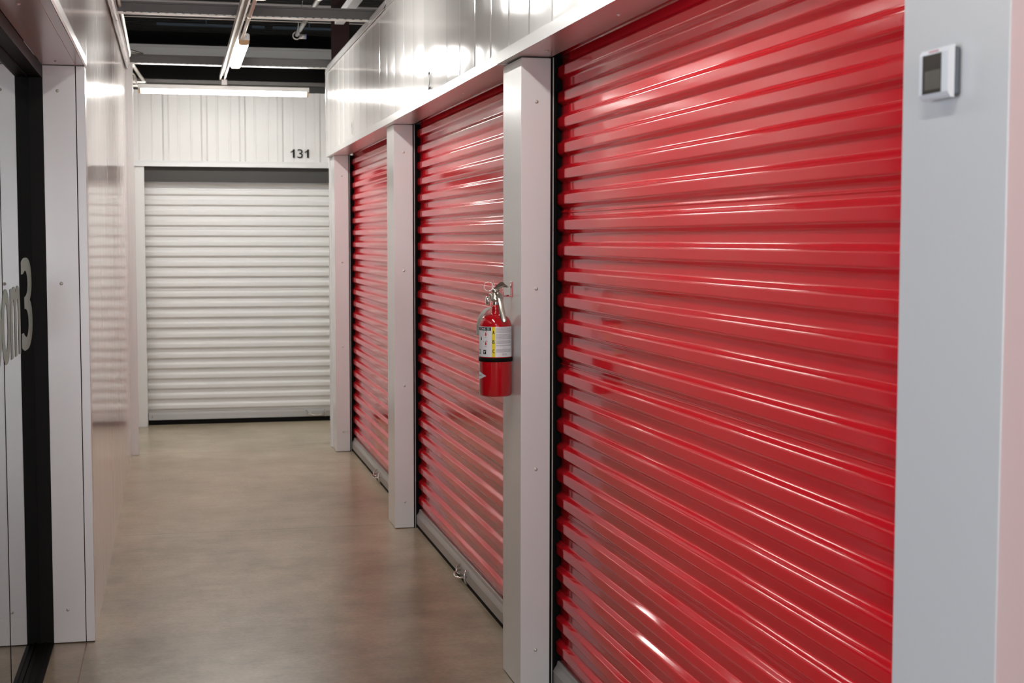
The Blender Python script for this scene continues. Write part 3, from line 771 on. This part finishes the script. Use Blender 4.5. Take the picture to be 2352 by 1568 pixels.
gg = MB(); gg.lathe([(0.0, -0.033), (0.013, -0.033), (0.0155, -0.030), (0.0155, -0.024), (0.011, -0.020), (0.0, -0.020)], (0, 0.004, 0.324), 24, 'x')
gg.build('pressure_gauge', M['chrome'], ext)
def strip(pts, wdir, widths, thick=0.0022, crown=0.0):
    """bent sheet strip through pts, width along wdir"""
    mb = MB(); P0 = [Vector(p) for p in pts]; wd = Vector(wdir).normalized(); rings = []; pts = []; W0 = widths; widths = []
    for i in range(len(P0) - 1):                       # Catmull-Rom refinement
        a, b_, c, d = P0[max(i - 1, 0)], P0[i], P0[i + 1], P0[min(i + 2, len(P0) - 1)]
        for k in range(6):
            t = k / 6
            pts.append(0.5 * ((2 * b_) + (c - a) * t + (2 * a - 5 * b_ + 4 * c - d) * t * t + (3 * b_ - a - 3 * c + d) * t ** 3))
            widths.append(W0[i] * (1 - t) + W0[i + 1] * t)
    pts.append(P0[-1]); widths.append(W0[-1])
    for i, p in enumerate(pts):
        t = (pts[min(i + 1, len(pts) - 1)] - pts[max(i - 1, 0)]).normalized(); nn = t.cross(wd).normalized(); w_ = widths[i] / 2
        sec = [(-1, 0.0), (-0.6, crown * 0.7), (0, crown), (0.6, crown * 0.7), (1, 0.0)]
        rings.append([p + wd * w_ * a + nn * (b_ + thick / 2) for a, b_ in sec] + [p + wd * w_ * a + nn * (b_ - thick / 2) for a, b_ in reversed(sec)])
    vs = [q for r in rings for q in r]; n = 10; fs = []
    for i in range(len(rings) - 1):
        for j in range(n): fs.append((i * n + j, i * n + (j + 1) % n, (i + 1) * n + (j + 1) % n, (i + 1) * n + j))
    mb.add(vs, fs, True)
    e0 = len(mb.v) - len(vs)
    mb.f += [tuple(e0 + j for j in range(n))[::-1], tuple(e0 + (len(rings) - 1) * n + j for j in range(n))]; mb.sm += [False, False]
    return mb
out = (dv * 0.75 + rv * 0.55)                     # levers reach out towards the viewer, a little to the wall side
def lp(a, r_, z): 
    p = dv * a + rv * r_; return (p.x, p.y, z)
wdir = (dv * -0.55 + rv * 0.83)
strip([lp(-0.002, -0.010, 0.356), lp(0.014, 0.002, 0.366), lp(0.032, 0.015, 0.376), lp(0.044, 0.024, 0.381), lp(0.054, 0.032, 0.380), lp(0.060, 0.039, 0.375)],
      rv * 0.45 + Vector((0, 0, -0.85)) + dv * 0.3, [0.010, 0.013, 0.018, 0.022, 0.020, 0.010], 0.003, 0.005).build('squeeze_lever', M['nickel'], ext)
strip([lp(0.004, 0.006, 0.345), lp(0.022, 0.014, 0.338), lp(0.036, 0.017, 0.318), lp(0.046, 0.022, 0.292), lp(0.052, 0.026, 0.268), lp(0.053, 0.028, 0.258), lp(0.053, 0.0285, 0.2545)],
      rv, [0.018, 0.019, 0.018, 0.0185, 0.0195, 0.0165, 0.010], 0.0022, 0.0018).build('carry_handle', M['nickel'], ext)
pin = MB(); pc = Vector(lp(0.006, -0.024, 0.373))
pin.tube([pc + (rv * math.cos(a) + Vector((0, 0, 1)) * math.sin(a)) * 0.0155 for a in [2 * PI * k / 28 for k in range(28)]], 0.0011, 8, closed=True)
pin.tube([lp(0.004, -0.012, 0.362), lp(0.004, 0.012, 0.362)], 0.0016, 8)
pin.build('safety_pin', M['chrome'], ext)
sw = MB(); pc = Vector(lp(0.004, -0.008, 0.373))
sw.tube([pc + (rv * 0.0045 * math.cos(a) + Vector((0, 0, 0.011)) * math.sin(a)) for a in [2 * PI * k / 20 for k in range(20)]], 0.0010, 6, closed=True)
sw.tube([lp(0.004, -0.009, 0.384), lp(0.004, -0.007, 0.394)], 0.0007, 6)
sw.tube([lp(0.010, -0.012, 0.345), lp(0.022, -0.017, 0.315), lp(0.030, -0.020, 0.288)], 0.0007, 6)
sw.build('seal_wire', M['galv_bright'], ext)
tg = strip([lp(0.006, -0.012, 0.305), lp(0.004, -0.030, 0.296), lp(0.0, -0.046, 0.278), lp(-0.004, -0.055, 0.255), lp(-0.006, -0.0585, 0.225), lp(-0.006, -0.0595, 0.207)],
      dv * 0.93 + rv * 0.36, [0.018, 0.036, 0.040, 0.040, 0.040, 0.040], 0.0006).build('inspection_tag', M['tag'], ext)
tl = MB()
for k in range(9):
    z = 0.272 - k * 0.007; xo = -0.0515 - 0.008 * min(1, k / 6)
    tl.box(-0.0011, 0.0011, -0.004, 0.004, 0, 0.0010) if False else tl.add([lp(-0.004 + a, xo - 0.0018, z + b_) for a, b_ in ((-0.012, 0), (0.010, 0), (0.010, 0.0018), (-0.012, 0.0018))], [(0, 1, 2, 3)])
tl.build('tag_print', M['print_grey'], tg)

# wall hook for the extinguisher
hk = thing('extinguisher_bracket', (XR, 4.895, 1.335)); tag(hk, 'small red wall hook holding the extinguisher on the column', 'bracket')
MB().box(-0.0035, -0.0003, -0.010, 0.014, 0.0, 0.052).build('back_plate', M['cyl_red'], hk, 0.0008)
h = MB(); h.box(-0.030, -0.003, -0.008, 0.004, 0.0, 0.0032); h.box(-0.0325, -0.0295, -0.004, 0.004, 0.0005, 0.018)
h.build('hook_arm', M['cyl_red'], hk, 0.0008)
screw_geo(MB(), (-0.0035, 0.002, 0.037), 'x').build('screw', M['nickel'], hk)
MB().tube([(-0.012, -0.003, 0.0055), (-0.030, -0.006, 0.0045), (-0.042, -0.012, -0.002), (-0.048, -0.014, -0.008)], 0.0020, 8).build('hanging_loop', M['chrome'], hk)

# ------------------------------------------------------------------ thermostat
th = thing('thermostat', (XR, 2.005, 1.776)); tag(th, 'small white thermostat with dark screen on the near white column', 'thermostat')
bk = MB().box(-0.0115, -0.0003, -0.040, 0.044, -0.036, 0.036); bk.build('back_case', M['tstat_grey'], th, 0.006, 4)
fr = MB(); y0, y1, z0, z1 = -0.0405, 0.0445, -0.0385, 0.0385
fr.prism([(-0.0115, z0), (-0.018, z0 + 0.001), (-0.0225, z0 + 0.009), (-0.0225, z1 - 0.009), (-0.018, z1 - 0.001), (-0.0115, z1)], 'y', y0, y1)
fr.build('face_frame', M['tstat_white'], th, 0.0035, 4)
MB().box(-0.0232, -0.0215, -0.0215, 0.0335, -0.0290, 0.0285).build('screen', M['lcd'], th, 0.0003)
MB().box(-0.0236, -0.0230, -0.0205, 0.0255, -0.0235, 0.0045).build('screen_panel', M['lcd_low'], th)
MB().box(-0.0228, -0.0223, -0.012, 0.016, 0.0310, 0.0335).build('red_mark', M['pale_red'], th)
